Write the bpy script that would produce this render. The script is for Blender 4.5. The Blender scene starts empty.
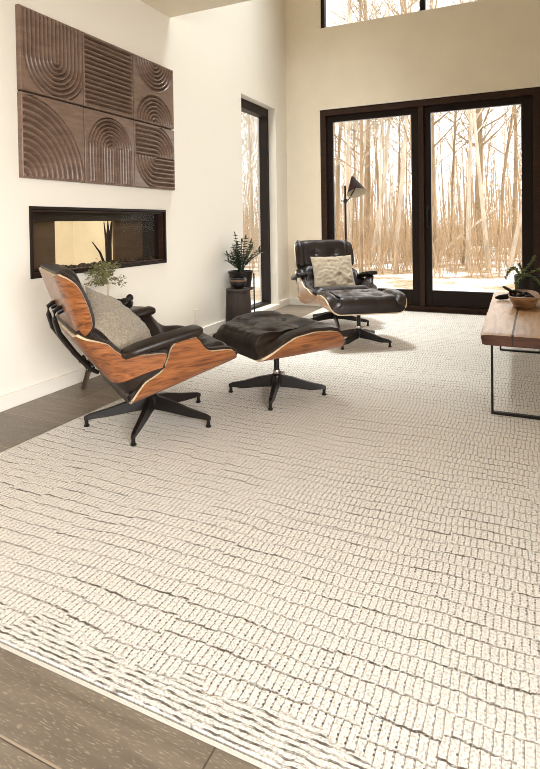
import bpy, bmesh, math, random
from mathutils import Vector, Matrix, noise as mnoise
PI = math.pi
R_ = math.radians
sc = bpy.context.scene
COL = sc.collection

# ------------------------------------------------------------------ camera
CAM = dict(f=532.408, cx=270.0, cy=232.458, yaw=-.435, pitch=-.017, roll=-.015)
CPOS = Vector((2.557, -6.023, 1.0))
def cam_axes():
    a, b, c = CAM['yaw'], CAM['pitch'], CAM['roll']
    F = Vector((math.sin(a)*math.cos(b), math.cos(a)*math.cos(b), math.sin(b)))
    r = Vector((math.cos(a), -math.sin(a), 0)); u = r.cross(F)
    return math.cos(c)*r+math.sin(c)*u, -math.sin(c)*r+math.cos(c)*u, F
cr, cu, cf = cam_axes()
cam = bpy.data.cameras.new('camera'); camo = bpy.data.objects.new('camera', cam); COL.objects.link(camo)
m = Matrix((cr, cu, -cf)).transposed().to_4x4(); m.translation = CPOS; camo.matrix_world = m
cam.sensor_fit = 'AUTO'; cam.sensor_width = 36; cam.lens = CAM['f']*36/769
cam.shift_x = 0; cam.shift_y = (CAM['cy']-384.5)/769
cam.clip_start = .02; cam.clip_end = 300
sc.camera = camo

# ------------------------------------------------------------------ world, lights, exposure
sc.view_settings.view_transform = 'Standard'; sc.view_settings.look = 'None'
sc.view_settings.gamma = 1; sc.view_settings.use_curve_mapping = False
sc.view_settings.exposure = 0.0
sc.cycles.filter_width = .9
w = bpy.data.worlds.new('overcast_sky'); sc.world = w; w.use_nodes = True
wn = w.node_tree.nodes; wl = w.node_tree.links
bg = wn['Background']; bg.inputs[0].default_value = (1, .995, .98, 1); bg.inputs[1].default_value = 2.7

def area(name, loc, rot, sx, sy, power, col):
    l = bpy.data.lights.new(name, 'AREA'); l.shape = 'RECTANGLE'; l.size = sx; l.size_y = sy
    l.energy = power; l.color = col
    o = bpy.data.objects.new(name, l); COL.objects.link(o); o.location = loc; o.rotation_euler = rot
    return o
# added fill before the unseen right window, added shaft lamp, daylight at the door
wl_ = area('right_side_fill', (4.3, -7.3, 1.35), (0, 0, 0), 2.4, 1.7, 98, (1, .995, .995)); wl_.data.spread = R_(90)
wl_.rotation_euler = Vector((-.80, .55, -.34)).to_track_quat('-Z', 'Y').to_euler()
sky = area('shaft_lamp', (.62, -1.62, 6.1), (0, 0, 0), .9, 1.2, 72, (.90, .96, 1)); sky.data.spread = R_(70)
area('door_daylight', (1.6, .75, 1.9), (R_(-68), 0, 0), 2.3, 2.0, 34, (1, .98, .95))

# ------------------------------------------------------------------ materials
MATS = {}
def nodes(name):
    mt = bpy.data.materials.new(name); mt.use_nodes = True
    nt = mt.node_tree; return mt, nt, nt.nodes, nt.links, nt.nodes['Principled BSDF']
def plain(name, col, rough=.5, metal=0, spec=.5, noise=0., nscale=30, bump=0., bscale=60, coat=0., stretch=(1,1,1), detail=4, sheen=0.):
    """principled with optional colour mottling and bump from object-space noise"""
    mt, nt, N, L, P = nodes(name)
    P.inputs['Base Color'].default_value = (*col, 1); P.inputs['Roughness'].default_value = rough
    P.inputs['Metallic'].default_value = metal; P.inputs['Specular IOR Level'].default_value = spec
    P.inputs['Coat Weight'].default_value = coat
    P.inputs['Sheen Weight'].default_value = sheen
    tc = N.new('ShaderNodeTexCoord'); mp = N.new('ShaderNodeMapping'); mp.inputs['Scale'].default_value = stretch
    L.new(tc.outputs['Object'], mp.inputs['Vector'])
    if noise:
        t = N.new('ShaderNodeTexNoise'); t.inputs['Scale'].default_value = nscale; t.inputs['Detail'].default_value = detail
        L.new(mp.outputs[0], t.inputs['Vector'])
        r = N.new('ShaderNodeValToRGB'); r.color_ramp.elements[0].position = .3; r.color_ramp.elements[1].position = .7
        r.color_ramp.elements[0].color = (*[max(0, c*(1-noise)) for c in col], 1)
        r.color_ramp.elements[1].color = (*[min(1, c*(1+noise)) for c in col], 1)
        L.new(t.outputs['Fac'], r.inputs[0]); L.new(r.outputs[0], P.inputs['Base Color'])
    if bump:
        t2 = N.new('ShaderNodeTexNoise'); t2.inputs['Scale'].default_value = bscale; t2.inputs['Detail'].default_value = 6
        L.new(mp.outputs[0], t2.inputs['Vector'])
        b = N.new('ShaderNodeBump'); b.inputs['Strength'].default_value = bump; b.inputs['Distance'].default_value = .01
        L.new(t2.outputs['Fac'], b.inputs['Height']); L.new(b.outputs[0], P.inputs['Normal'])
    MATS[name] = mt
    return mt
def wood(name, dark, mid, light, stretch=(3, 30, 30), rough=.35, coat=.2, scale=2.2, bump=.05):
    mt, nt, N, L, P = nodes(name)
    tc = N.new('ShaderNodeTexCoord'); mp = N.new('ShaderNodeMapping'); mp.inputs['Scale'].default_value = stretch
    L.new(tc.outputs['Object'], mp.inputs['Vector'])
    t = N.new('ShaderNodeTexNoise'); t.inputs['Scale'].default_value = scale; t.inputs['Detail'].default_value = 5
    t.inputs['Distortion'].default_value = .9
    L.new(mp.outputs[0], t.inputs['Vector'])
    r = N.new('ShaderNodeValToRGB'); e = r.color_ramp.elements
    e[0].position = .32; e[0].color = (*dark, 1); e[1].position = .72; e[1].color = (*light, 1)
    k = e.new(.5); k.color = (*mid, 1)
    L.new(t.outputs['Fac'], r.inputs[0]); L.new(r.outputs[0], P.inputs['Base Color'])
    P.inputs['Roughness'].default_value = rough; P.inputs['Coat Weight'].default_value = coat; P.inputs['Coat Roughness'].default_value = .25
    b = N.new('ShaderNodeBump'); b.inputs['Strength'].default_value = bump; b.inputs['Distance'].default_value = .005
    L.new(t.outputs['Fac'], b.inputs['Height']); L.new(b.outputs[0], P.inputs['Normal'])
    MATS[name] = mt
    return mt
def glass(name, tint=(1, 1, 1), refl=.06):
    mt, nt, N, L, P = nodes(name); N.remove(P)
    out = N['Material Output']
    tr = N.new('ShaderNodeBsdfTransparent'); tr.inputs[0].default_value = (*tint, 1)
    gl = N.new('ShaderNodeBsdfGlossy'); gl.inputs['Roughness'].default_value = .02
    fr = N.new('ShaderNodeLayerWeight'); fr.inputs[0].default_value = .12
    ml = N.new('ShaderNodeMath'); ml.operation = 'MULTIPLY'; ml.inputs[1].default_value = refl*8
    mx = N.new('ShaderNodeMixShader')
    L.new(fr.outputs['Fresnel'], ml.inputs[0]); L.new(ml.outputs[0], mx.inputs[0])
    L.new(tr.outputs[0], mx.inputs[1]); L.new(gl.outputs[0], mx.inputs[2]); L.new(mx.outputs[0], out.inputs[0])
    MATS[name] = mt
    return mt

plain('plaster_bounce_lit', (.85, .755, .60), .85, noise=.03, nscale=3, bump=.04, bscale=90)  # warm bounced light on the shared wall paint put into the colour
plain('plaster_daylit', (.84, .785, .685), .8, bump=.03, bscale=90)  # same wall paint with the cooler daylight of the left wall in its colour
plain('trim_paint', (.84, .79, .70), .5)
plain('frame_brown', (.034, .016, .009), .5, spec=.22, noise=.3, nscale=6, stretch=(1, 1, 8))
plain('frame_black', (.014, .0075, .005), .45, spec=.2)
plain('black_metal', (.008, .006, .005), .38, spec=.3)
plain('cast_metal', (.009, .007, .006), .34, spec=.35, coat=.06)
plain('steel', (.55, .52, .48), .25, metal=1)
plain('leather', (.017, .010, .007), .40, noise=.35, nscale=9, bump=.10, bscale=70, spec=.34)
plain('leather_edge', (.007, .005, .004), .42, spec=.3)
plain('ply_edge', (.72, .55, .36), .5, noise=.2, nscale=40, stretch=(1, 1, 6))
wood('walnut', (.10, .030, .009), (.24, .078, .022), (.34, .125, .038), stretch=(2.6, 12, 30), rough=.34, coat=.25)
wood('walnut_pale', (.36, .16, .06), (.50, .25, .10), (.60, .33, .15), stretch=(2.0, 8, 16), rough=.34, coat=.25)
wood('table_wood', (.30, .155, .065), (.43, .255, .125), (.54, .35, .19), stretch=(14, 1.6, 14), rough=.42, coat=.1)
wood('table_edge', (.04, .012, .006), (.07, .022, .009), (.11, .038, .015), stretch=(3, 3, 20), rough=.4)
wood('bowl_wood', (.14, .065, .028), (.28, .15, .07), (.42, .25, .13), stretch=(6, 6, 24), rough=.5)
wood('dark_wood', (.012, .007, .005), (.020, .011, .007), (.034, .019, .012), stretch=(8, 8, 2), rough=.7, coat=0)
wood('stool_wood', (.05, .028, .016), (.10, .055, .03), (.15, .085, .05), stretch=(12, 12, 2), rough=.5)
wood('carved_wood', (.150, .092, .062), (.19, .118, .081), (.23, .147, .103), stretch=(3, 3, 14), rough=.36, coat=.12, bump=.03)
plain('linen', (.38, .305, .215), .95, noise=.28, nscale=120, bump=.35, bscale=160, sheen=.2)
plain('linen_grey', (.29, .24, .175), .95, noise=.32, nscale=120, bump=.35, bscale=160, sheen=.2)
plain('piping', (.62, .54, .42), .9)
plain('leaf_dark', (.020, .032, .012), .4, noise=.4, nscale=8)
plain('leaf_olive', (.17, .165, .055), .5, noise=.45, nscale=30)
plain('leaf_green', (.10, .13, .03), .45, noise=.5, nscale=30)
plain('pale_bark_twig', (.55, .47, .36), .8)
plain('dark_ceramic', (.010, .007, .006), .35, spec=.35, noise=.3, nscale=10)
plain('brown_glaze', (.12, .06, .035), .4)
plain('soil', (.03, .02, .013), .95, bump=.5, bscale=40)
plain('shade_inner', (.62, .54, .40), .6)
plain('shade_outer', (.022, .008, .006), .65, spec=.1)
plain('white_cover', (.80, .77, .70), .6)
plain('fire_interior', (.10, .066, .042), .6, noise=.2, nscale=5, stretch=(1, 1, 6))
plain('fire_dark', (.014, .010, .008), .5)
plain('adjoining_plaster', (.74, .68, .56), .85, noise=.12, nscale=3)
plain('embers', (.05, .035, .025), .9, noise=.6, nscale=40, bump=.8, bscale=60)
plain('outlet_plastic', (.80, .75, .66), .4)
plain('bark_pale', (.58, .50, .39), .85, noise=.3, nscale=6, stretch=(1, 1, .4), bump=.3, bscale=20)
plain('bark_tan', (.31, .22, .13), .9, noise=.3, nscale=6, stretch=(1, 1, .3), bump=.4, bscale=20)
plain('brush_tan', (.46, .325, .195), .95, noise=.3, nscale=2)
plain('snow', (.86, .84, .80), .8)
glass('window_glass')
glass('fireplace_glass', (.96, .93, .88), .04)

def floor_material():
    mt, nt, N, L, P = nodes('oak_planks')
    g = N.new('ShaderNodeNewGeometry'); sp = N.new('ShaderNodeSeparateXYZ'); L.new(g.outputs['Position'], sp.inputs[0])
    def M(op, a, b=None, c=None):
        n = N.new('ShaderNodeMath'); n.operation = op
        for i, v in enumerate((a, b, c)):
            if v is None: continue
            if isinstance(v, (int, float)): n.inputs[i].default_value = v
            else: L.new(v, n.inputs[i])
        return n.outputs[0]
    row = M('DIVIDE', M('ADD', sp.outputs['Y'], 20.04), .32)     # seams at y = -5.32, -5.00 ...
    ri = M('FLOOR', row); rf = M('FRACT', row)
    xx = M('ADD', M('DIVIDE', M('ADD', sp.outputs['X'], 30), 2.1), M('ADD', M('FRACT', M('MULTIPLY', ri, .37)), .73))
    xi = M('FLOOR', xx); xf = M('FRACT', xx)
    cmb = N.new('ShaderNodeCombineXYZ'); L.new(xi, cmb.inputs[0]); L.new(ri, cmb.inputs[1])
    wv = N.new('ShaderNodeTexWhiteNoise'); L.new(cmb.outputs[0], wv.inputs['Vector'])
    pale = M('LESS_THAN', rf, .014); seam = M('MAXIMUM', M('GREATER_THAN', rf, .992), M('LESS_THAN', xf, .0018))  # pale strip beside each row seam is bevel glint painted into the colour
    cv = N.new('ShaderNodeCombineXYZ'); L.new(M('MULTIPLY', sp.outputs['X'], 2.2), cv.inputs[0])
    L.new(M('ADD', M('MULTIPLY', sp.outputs['Y'], 20), M('MULTIPLY', wv.outputs['Value'], 60)), cv.inputs[1]); L.new(xi, cv.inputs[2])
    t = N.new('ShaderNodeTexNoise'); t.inputs['Scale'].default_value = 1.6; t.inputs['Detail'].default_value = 7; t.inputs['Distortion'].default_value = .8
    L.new(cv.outputs[0], t.inputs['Vector'])
    # short pale scratches that belong to the brushed boards
    cs = N.new('ShaderNodeCombineXYZ'); L.new(M('MULTIPLY', sp.outputs['X'], 55), cs.inputs[0]); L.new(M('MULTIPLY', sp.outputs['Y'], 400), cs.inputs[1])
    ts = N.new('ShaderNodeTexNoise'); ts.inputs['Scale'].default_value = 1.; ts.inputs['Detail'].default_value = 2; L.new(cs.outputs[0], ts.inputs['Vector'])
    scr = M('MULTIPLY', M('GREATER_THAN', ts.outputs['Fac'], .62), .5)
    r = N.new('ShaderNodeValToRGB'); e = r.color_ramp.elements
    e[0].position = .3; e[0].color = (.135, .106, .078, 1); e[1].position = .72; e[1].color = (.215, .172, .126, 1)
    L.new(t.outputs['Fac'], r.inputs[0])
    hsv = N.new('ShaderNodeHueSaturation'); L.new(r.outputs[0], hsv.inputs['Color'])
    L.new(M('ADD', .84, M('MULTIPLY', wv.outputs['Value'], .34)), hsv.inputs['Value'])
    m1 = N.new('ShaderNodeMix'); m1.data_type = 'RGBA'; L.new(scr, m1.inputs[0]); L.new(hsv.outputs[0], m1.inputs[6]); m1.inputs[7].default_value = (.52, .42, .30, 1)
    m2 = N.new('ShaderNodeMix'); m2.data_type = 'RGBA'; L.new(M('MULTIPLY', seam, .8), m2.inputs[0]); L.new(m1.outputs[2], m2.inputs[6]); m2.inputs[7].default_value = (.05, .035, .025, 1)
    m3 = N.new('ShaderNodeMix'); m3.data_type = 'RGBA'; L.new(M('MULTIPLY', pale, .7), m3.inputs[0]); L.new(m2.outputs[2], m3.inputs[6]); m3.inputs[7].default_value = (.46, .36, .26, 1)
    L.new(m3.outputs[2], P.inputs['Base Color'])
    P.inputs['Roughness'].default_value = .38
    b = N.new('ShaderNodeBump'); b.inputs['Strength'].default_value = .25; b.inputs['Distance'].default_value = .003
    L.new(M('SUBTRACT', t.outputs['Fac'], M('MULTIPLY', seam, 1.5)), b.inputs['Height']); L.new(b.outputs[0], P.inputs['Normal'])
    MATS['oak_planks'] = mt
floor_material()

RUG = (.49, 4.0, -5.17, -.10)
def rug_material():
    mt, nt, N, L, P = nodes('woven_rug')
    g = N.new('ShaderNodeNewGeometry'); sp = N.new('ShaderNodeSeparateXYZ'); L.new(g.outputs['Position'], sp.inputs[0])
    X, Y = sp.outputs['X'], sp.outputs['Y']
    def M(op, a, b=None, c=None):
        n = N.new('ShaderNodeMath'); n.operation = op
        for i, v in enumerate((a, b, c)):
            if v is None: continue
            if isinstance(v, (int, float)): n.inputs[i].default_value = v
            else: L.new(v, n.inputs[i])
        return n.outputs[0]
    def NZ(sx, sy, detail=2, off=0.):
        c = N.new('ShaderNodeCombineXYZ'); L.new(M('MULTIPLY', X, sx), c.inputs[0]); L.new(M('MULTIPLY', Y, sy), c.inputs[1]); c.inputs[2].default_value = off
        t = N.new('ShaderNodeTexNoise'); t.inputs['Scale'].default_value = 1; t.inputs['Detail'].default_value = detail
        L.new(c.outputs[0], t.inputs['Vector']); return t.outputs['Fac']
    def SS(v, a, b):
        n = N.new('ShaderNodeMapRange'); n.interpolation_type = 'SMOOTHSTEP'
        n.inputs[1].default_value = a; n.inputs[2].default_value = b; L.new(v, n.inputs[0]); return n.outputs[0]
    blk = N.new('ShaderNodeTexWhiteNoise'); blk.noise_dimensions = '2D'
    cb = N.new('ShaderNodeCombineXYZ'); L.new(M('FLOOR', M('DIVIDE', M('ADD', X, M('MULTIPLY', NZ(.7, 1.3, 1, 6.), .5)), .135)), cb.inputs[0]); L.new(M('FLOOR', M('DIVIDE', Y, .55)), cb.inputs[1]); L.new(cb.outputs[0], blk.inputs['Vector'])
    wob = M('ADD', M('ADD', M('MULTIPLY', M('SUBTRACT', NZ(1.3, 1.0, 2), .5), .10), M('MULTIPLY', M('SUBTRACT', NZ(38, 20, 2, 4.), .5), .014)), M('MULTIPLY', M('SUBTRACT', blk.outputs['Value'], .5), .020))
    yy = M('DIVIDE', M('ADD', Y, wob), .053)
    ri = M('FLOOR', yy); fy = M('FRACT', yy)
    wr = N.new('ShaderNodeTexWhiteNoise'); wr.noise_dimensions = '1D'; L.new(ri, wr.inputs['W'])
    xx = M('ADD', M('DIVIDE', M('ADD', X, M('MULTIPLY', M('SUBTRACT', NZ(30, 30, 2, 9.), .5), .006)), 0.0178), M('MULTIPLY', wr.outputs['Value'], 5))
    fx = M('FRACT', xx)
    dx = M('ABSOLUTE', M('SUBTRACT', fx, .5))          # 0 in the brick, .5 at its sides
    dy = M('ABSOLUTE', M('SUBTRACT', fy, .5))
    colm = SS(dx, .33, .44); rowm = SS(dy, .42, .48)
    dots = SS(M('SINE', M('MULTIPLY', Y, 2*PI/.0105)), -.35, .5)
    zone = SS(NZ(1.1, 1.7, 3, 2.), .36, .64)             # patches where the yarn turns dark
    spk = SS(NZ(60, 60, 2, 7.), .38, .62)
    rowz = SS(NZ(3.5, 17, 3, 5.), .36, .66)
    spk2 = SS(NZ(95, 95, 1, 11.), .40, .60)
    cs = M('ADD', M('MULTIPLY', M('MULTIPLY', colm, spk2), .36), M('MULTIPLY', M('MULTIPLY', colm, M('MULTIPLY', dots, spk)), M('ADD', .42, M('MULTIPLY', zone, .6))))
    rs = M('MULTIPLY', rowm, M('ADD', .30, M('MULTIPLY', rowz, .85)))
    rs = M('MULTIPLY', rs, M('ADD', .12, M('MULTIPLY', M('MAXIMUM', spk, spk2), .88)))
    # woven stripes along the two short edges
    e1 = M('SUBTRACT', 1., SS(M('ADD', M('SUBTRACT', Y, RUG[2]), M('MULTIPLY', M('SUBTRACT', NZ(7, 7, 2, 3.), .5), .20)), .085, .095))
    st = SS(M('SINE', M('MULTIPLY', M('ADD', Y, M('MULTIPLY', M('SUBTRACT', NZ(30, 16, 2, 4.), .5), .013)), 2*PI/.0135)), .0, .7)
    st = M('MULTIPLY', M('MULTIPLY', st, e1), M('ADD', .22, M('MULTIPLY', SS(NZ(26, 70, 3, 1.), .40, .62), .75)))
    ne = M('SUBTRACT', 1., M('MULTIPLY', e1, .92)); cs = M('MULTIPLY', cs, ne); rs = M('MULTIPLY', rs, ne)
    dark = M('MINIMUM', M('MAXIMUM', M('MAXIMUM', cs, rs), st), 1.)
    fin = NZ(170, 170, 3)
    base = N.new('ShaderNodeMix'); base.data_type = 'RGBA'; L.new(SS(fin, .30, .58), base.inputs[0])
    base.inputs[6].default_value = (.50, .46, .40, 1); base.inputs[7].default_value = (.82, .78, .71, 1)
    mx = N.new('ShaderNodeMix'); mx.data_type = 'RGBA'; L.new(M('MULTIPLY', dark, .95), mx.inputs[0]); L.new(base.outputs[2], mx.inputs[6]); mx.inputs[7].default_value = (.085, .066, .05, 1)
    L.new(mx.outputs[2], P.inputs['Base Color']); P.inputs['Roughness'].default_value = .95; P.inputs['Specular IOR Level'].default_value = .1
    h = M('SUBTRACT', M('MULTIPLY', fin, .5), M('MAXIMUM', M('MULTIPLY', M('MAXIMUM', M('MULTIPLY', colm, .8), rowm), ne), st))
    b = N.new('ShaderNodeBump'); b.inputs['Strength'].default_value = .45; b.inputs['Distance'].default_value = .005
    L.new(h, b.inputs['Height']); L.new(b.outputs[0], P.inputs['Normal'])
    MATS['woven_rug'] = mt
rug_material()
plain('rug_binding', (.55, .51, .43), .95, bump=.5, bscale=200)

def ground_material():
    mt, nt, N, L, P = nodes('leaf_litter_and_snow')
    tc = N.new('ShaderNodeTexCoord')
    t = N.new('ShaderNodeTexNoise'); t.inputs['Scale'].default_value = .9; t.inputs['Detail'].default_value = 8; L.new(tc.outputs['Object'], t.inputs['Vector'])
    t2 = N.new('ShaderNodeTexNoise'); t2.inputs['Scale'].default_value = 9; t2.inputs['Detail'].default_value = 5; L.new(tc.outputs['Object'], t2.inputs['Vector'])
    r2 = N.new('ShaderNodeValToRGB'); r2.color_ramp.elements[0].color = (.30, .19, .10, 1); r2.color_ramp.elements[1].color = (.62, .47, .30, 1)
    r2.color_ramp.elements[0].position = .35; r2.color_ramp.elements[1].position = .65
    L.new(t2.outputs['Fac'], r2.inputs[0])
    r = N.new('ShaderNodeValToRGB'); r.color_ramp.elements[0].position = .44; r.color_ramp.elements[1].position = .52
    L.new(t.outputs['Fac'], r.inputs[0])
    mx = N.new('ShaderNodeMix'); mx.data_type = 'RGBA'; L.new(r.outputs[0], mx.inputs[0]); L.new(r2.outputs[0], mx.inputs[6]); mx.inputs[7].default_value = (.9, .88, .84, 1)
    L.new(mx.outputs[2], P.inputs['Base Color']); P.inputs['Roughness'].default_value = .95
    MATS['leaf_litter_and_snow'] = mt
ground_material()

# ------------------------------------------------------------------ mesh helpers
class MB:
    def __init__(s): s.v = []; s.f = []; s.mi = []
    def add(s, vs, fs, mi=0):
        o = len(s.v); s.v += [tuple(p) for p in vs]
        for f in fs: s.f.append(tuple(i+o for i in f)); s.mi.append(mi)
    def box(s, a, b, mi=0):
        x0, y0, z0 = (min(a[i], b[i]) for i in range(3)); x1, y1, z1 = (max(a[i], b[i]) for i in range(3))
        s.add([(x0,y0,z0),(x1,y0,z0),(x1,y1,z0),(x0,y1,z0),(x0,y0,z1),(x1,y0,z1),(x1,y1,z1),(x0,y1,z1)],
              [(0,3,2,1),(4,5,6,7),(0,1,5,4),(1,2,6,5),(2,3,7,6),(3,0,4,7)], mi)
    def tube(s, pts, rad, n=10, mi=0, flat=None, caps=True, up=(0, 0, 1)):
        """rad: one radius or one per point; flat: (a, b) factors on the two cross axes"""
        pts = [Vector(p) for p in pts]
        if not isinstance(rad, (list, tuple)): rad = [rad]*len(pts)
        rings = []; up = Vector(up)
        for i, p in enumerate(pts):
            t = (pts[min(i+1, len(pts)-1)]-pts[max(i-1, 0)]).normalized()
            uu = up if abs(t.dot(up)) < .95 else Vector((1, 0, 0))
            a = t.cross(uu).normalized(); b = a.cross(t).normalized()
            fa, fb = flat if flat else (1, 1)
            rings.append([p+a*(math.cos(2*PI*k/n)*rad[i]*fa)+b*(math.sin(2*PI*k/n)*rad[i]*fb) for k in range(n)])
        vs = [q for r in rings for q in r]; fs = []
        for i in range(len(rings)-1):
            for k in range(n):
                fs.append((i*n+k, i*n+(k+1) % n, (i+1)*n+(k+1) % n, (i+1)*n+k))
        if caps:
            fs.append(tuple(range(n))[::-1]); fs.append(tuple((len(rings)-1)*n+k for k in range(n)))
        s.add(vs, fs, mi)
    def lathe(s, prof, c=(0, 0, 0), n=28, mi=0, sx=1, sy=1, caps=True):
        vs = []; fs = []
        for r, z in prof:
            for k in range(n): vs.append((c[0]+r*sx*math.cos(2*PI*k/n), c[1]+r*sy*math.sin(2*PI*k/n), c[2]+z))
        for i in range(len(prof)-1):
            for k in range(n): fs.append((i*n+k, i*n+(k+1) % n, (i+1)*n+(k+1) % n, (i+1)*n+k))
        if caps and prof[0][0] > 1e-5: fs.append(tuple(range(n))[::-1])
        if caps and prof[-1][0] > 1e-5: fs.append(tuple((len(prof)-1)*n+k for k in range(n)))
        s.add(vs, fs, mi)
    def grid(s, fn, nu, nv, mi=0):
        vs = [fn(i/nu, j/nv) for i in range(nu+1) for j in range(nv+1)]
        fs = [(i*(nv+1)+j, (i+1)*(nv+1)+j, (i+1)*(nv+1)+j+1, i*(nv+1)+j+1) for i in range(nu) for j in range(nv)]
        s.add(vs, fs, mi)
    def solid(s, top, bot, nu, nv, mi_top=0, mi_bot=0, mi_rim=0):
        vs = [top(i/nu, j/nv) for i in range(nu+1) for j in range(nv+1)]
        vb = [bot(i/nu, j/nv) for i in range(nu+1) for j in range(nv+1)]
        o = len(s.v); n = len(vs); s.v += [tuple(p) for p in vs+vb]
        q = lambda i, j: o+i*(nv+1)+j
        def F(f, mi): s.f.append(f); s.mi.append(mi)
        for i in range(nu):
            for j in range(nv):
                F((q(i,j), q(i+1,j), q(i+1,j+1), q(i,j+1)), mi_top)
                F((q(i,j)+n, q(i,j+1)+n, q(i+1,j+1)+n, q(i+1,j)+n), mi_bot)
        for i in range(nu):
            F((q(i,0), q(i,0)+n, q(i+1,0)+n, q(i+1,0)), mi_rim); F((q(i,nv), q(i+1,nv), q(i+1,nv)+n, q(i,nv)+n), mi_rim)
        for j in range(nv):
            F((q(0,j), q(0,j+1), q(0,j+1)+n, q(0,j)+n), mi_rim); F((q(nu,j), q(nu,j)+n, q(nu,j+1)+n, q(nu,j+1)), mi_rim)
    def build(s, name, mats, parent=None, smooth=True, bevel=0., angle=40, weld=False):
        me = bpy.data.meshes.new(name); me.from_pydata(s.v, [], s.f)
        if isinstance(mats, str): mats = [mats]
        for k in mats: me.materials.append(MATS[k])
        for p, i in zip(me.polygons, s.mi): p.material_index = i
        b = bmesh.new(); b.from_mesh(me)
        if weld: bmesh.ops.remove_doubles(b, verts=b.verts, dist=1e-5)
        bmesh.ops.recalc_face_normals(b, faces=b.faces)
        lim = R_(angle)
        for f in b.faces: f.smooth = smooth
        for e in b.edges:
            if len(e.link_faces) == 2 and e.calc_face_angle(0) > lim: e.smooth = False
        b.to_mesh(me); b.free()
        o = bpy.data.objects.new(name, me); COL.objects.link(o)
        if parent: o.parent = parent
        if bevel:
            md = o.modifiers.new('bevel', 'BEVEL'); md.width = bevel; md.segments = 2; md.limit_method = 'ANGLE'; md.harden_normals = False
        return o
def tag(o, label=None, cat=None, group=None, kind=None):
    if label: o['label'] = label
    if cat: o['category'] = cat
    if group: o['group'] = group
    if kind: o['kind'] = kind
    return o
def empty(name, loc=(0, 0, 0), rz=0.):
    o = bpy.data.objects.new(name, None); COL.objects.link(o); o.location = loc; o.rotation_euler = (0, 0, rz); o.empty_display_size = .05
    return o
def copy_tree(o, parent=None):
    c = o.copy(); COL.objects.link(c)
    if parent: c.parent = parent
    for ch in list(o.children): copy_tree(ch, c)
    return c
def bx(name, a, b, mat, parent=None, bevel=.002):
    k = MB(); k.box(a, b); return k.build(name, mat, parent, smooth=False, bevel=bevel)
def struct(o): o['kind'] = 'structure'; return o
def interp(tab, s):
    if s <= tab[0][0]: return tab[0][1]
    for (a, p), (b, q) in zip(tab, tab[1:]):
        if s <= b:
            t = (s-a)/(b-a); return p+(q-p)*t
    return tab[-1][1]
def smooth_interp(tab, s, d=.012):
    return sum(interp(tab, s+k*d/2)*w for k, w in ((-2, 1), (-1, 2), (0, 3), (1, 2), (2, 1)))/9
def at(px, py, D):
    """the point seen at that spot of the photograph at depth D (used to place things in the room)"""
    d = cf+cr*((px-CAM['cx'])/CAM['f'])-cu*((py-CAM['cy'])/CAM['f']); return CPOS+d*D

# ------------------------------------------------------------------ room shell
def wall(name, axis, pos, thick, u0, u1, z0, z1, holes, mat='plaster_bounce_lit'):
    """wall in the plane axis=pos growing outward by thick, with rectangular holes (u0,u1,z0,z1)"""
    us = sorted({u0, u1, *[h[0] for h in holes], *[h[1] for h in holes]}); zs = sorted({z0, z1, *[h[2] for h in holes], *[h[3] for h in holes]})
    k = MB()
    vid = {}
    def V(i, j, s):
        key = (i, j, s)
        if key not in vid:
            vid[key] = len(k.v); p = pos+thick*s
            k.v.append((p, us[i], zs[j]) if axis == 'x' else (us[i], p, zs[j]))
        return vid[key]
    def solid(i, j):
        if i < 0 or j < 0 or i >= len(us)-1 or j >= len(zs)-1: return False
        c, d = (us[i]+us[i+1])/2, (zs[j]+zs[j+1])/2
        return not any(h[0] < c < h[1] and h[2] < d < h[3] for h in holes)
    def F(*a): k.f.append(a); k.mi.append(0)
    for i in range(len(us)-1):
        for j in range(len(zs)-1):
            if not solid(i, j): continue
            for s in (0, 1): F(V(i,j,s), V(i+1,j,s), V(i+1,j+1,s), V(i,j+1,s))
            if not solid(i-1, j): F(V(i,j,0), V(i,j+1,0), V(i,j+1,1), V(i,j,1))
            if not solid(i+1, j): F(V(i+1,j,0), V(i+1,j+1,0), V(i+1,j+1,1), V(i+1,j,1))
            if not solid(i, j-1): F(V(i,j,0), V(i+1,j,0), V(i+1,j,1), V(i,j,1))
            if not solid(i, j+1): F(V(i,j+1,0), V(i+1,j+1,0), V(i+1,j+1,1), V(i,j+1,1))
    return struct(k.build(name, mat, smooth=False))
HC = 4.8
DX0, DX1, DZ = .435, 2.78, 2.335
LW = (-1.174, -.32, .05, 2.338)
FP = (-3.815, -2.515, .703, 1.117)
CL = (.44, 3.4, 3.30, 4.15)
wall('wall_left', 'x', 0, -.24, -9.0, .24, 0, HC, [LW, FP], 'plaster_daylit')
XR = 4.4
RW = (-8.6, -6.0, .5, 2.3)
wall('wall_back', 'y', 0, .24, 0, XR, 0, HC, [(DX0, DX1, 0, DZ), CL])
wall('wall_right', 'x', XR, .24, -9.0, .24, 0, HC, [RW])
wall('wall_front', 'y', -9.0, -.24, 0, XR, 0, HC, [])
struct(bx('floor', (-.24, -9.24, -.12), (XR+.24, .24, 0), 'oak_planks', bevel=0))
k = MB(); XO = XR+.24
k.box((-.24, -9.24, HC), (XO, -2.25, HC+.2)); k.box((-.24, -1.0, HC), (XO, .24, HC+.2)); k.box((-.24, -2.25, HC), (.15, -1.0, HC+.2)); k.box((1.1, -2.25, HC), (XO, -1.0, HC+.2))
k.box((.05, -2.35, HC+.2), (.15, -.9, 6.2)); k.box((1.1, -2.35, HC+.2), (1.2, -.9, 6.2)); k.box((.15, -2.35, HC+.2), (1.1, -2.25, 6.2)); k.box((.15, -1.0, HC+.2), (1.1, -.9, 6.2)); k.box((.05, -2.35, 6.2), (1.2, -.9, 6.3))  # added unseen shaft with closed roof, keeps its lamp's light off the back wall
struct(k.build('ceiling', 'plaster_bounce_lit', smooth=False))
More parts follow.
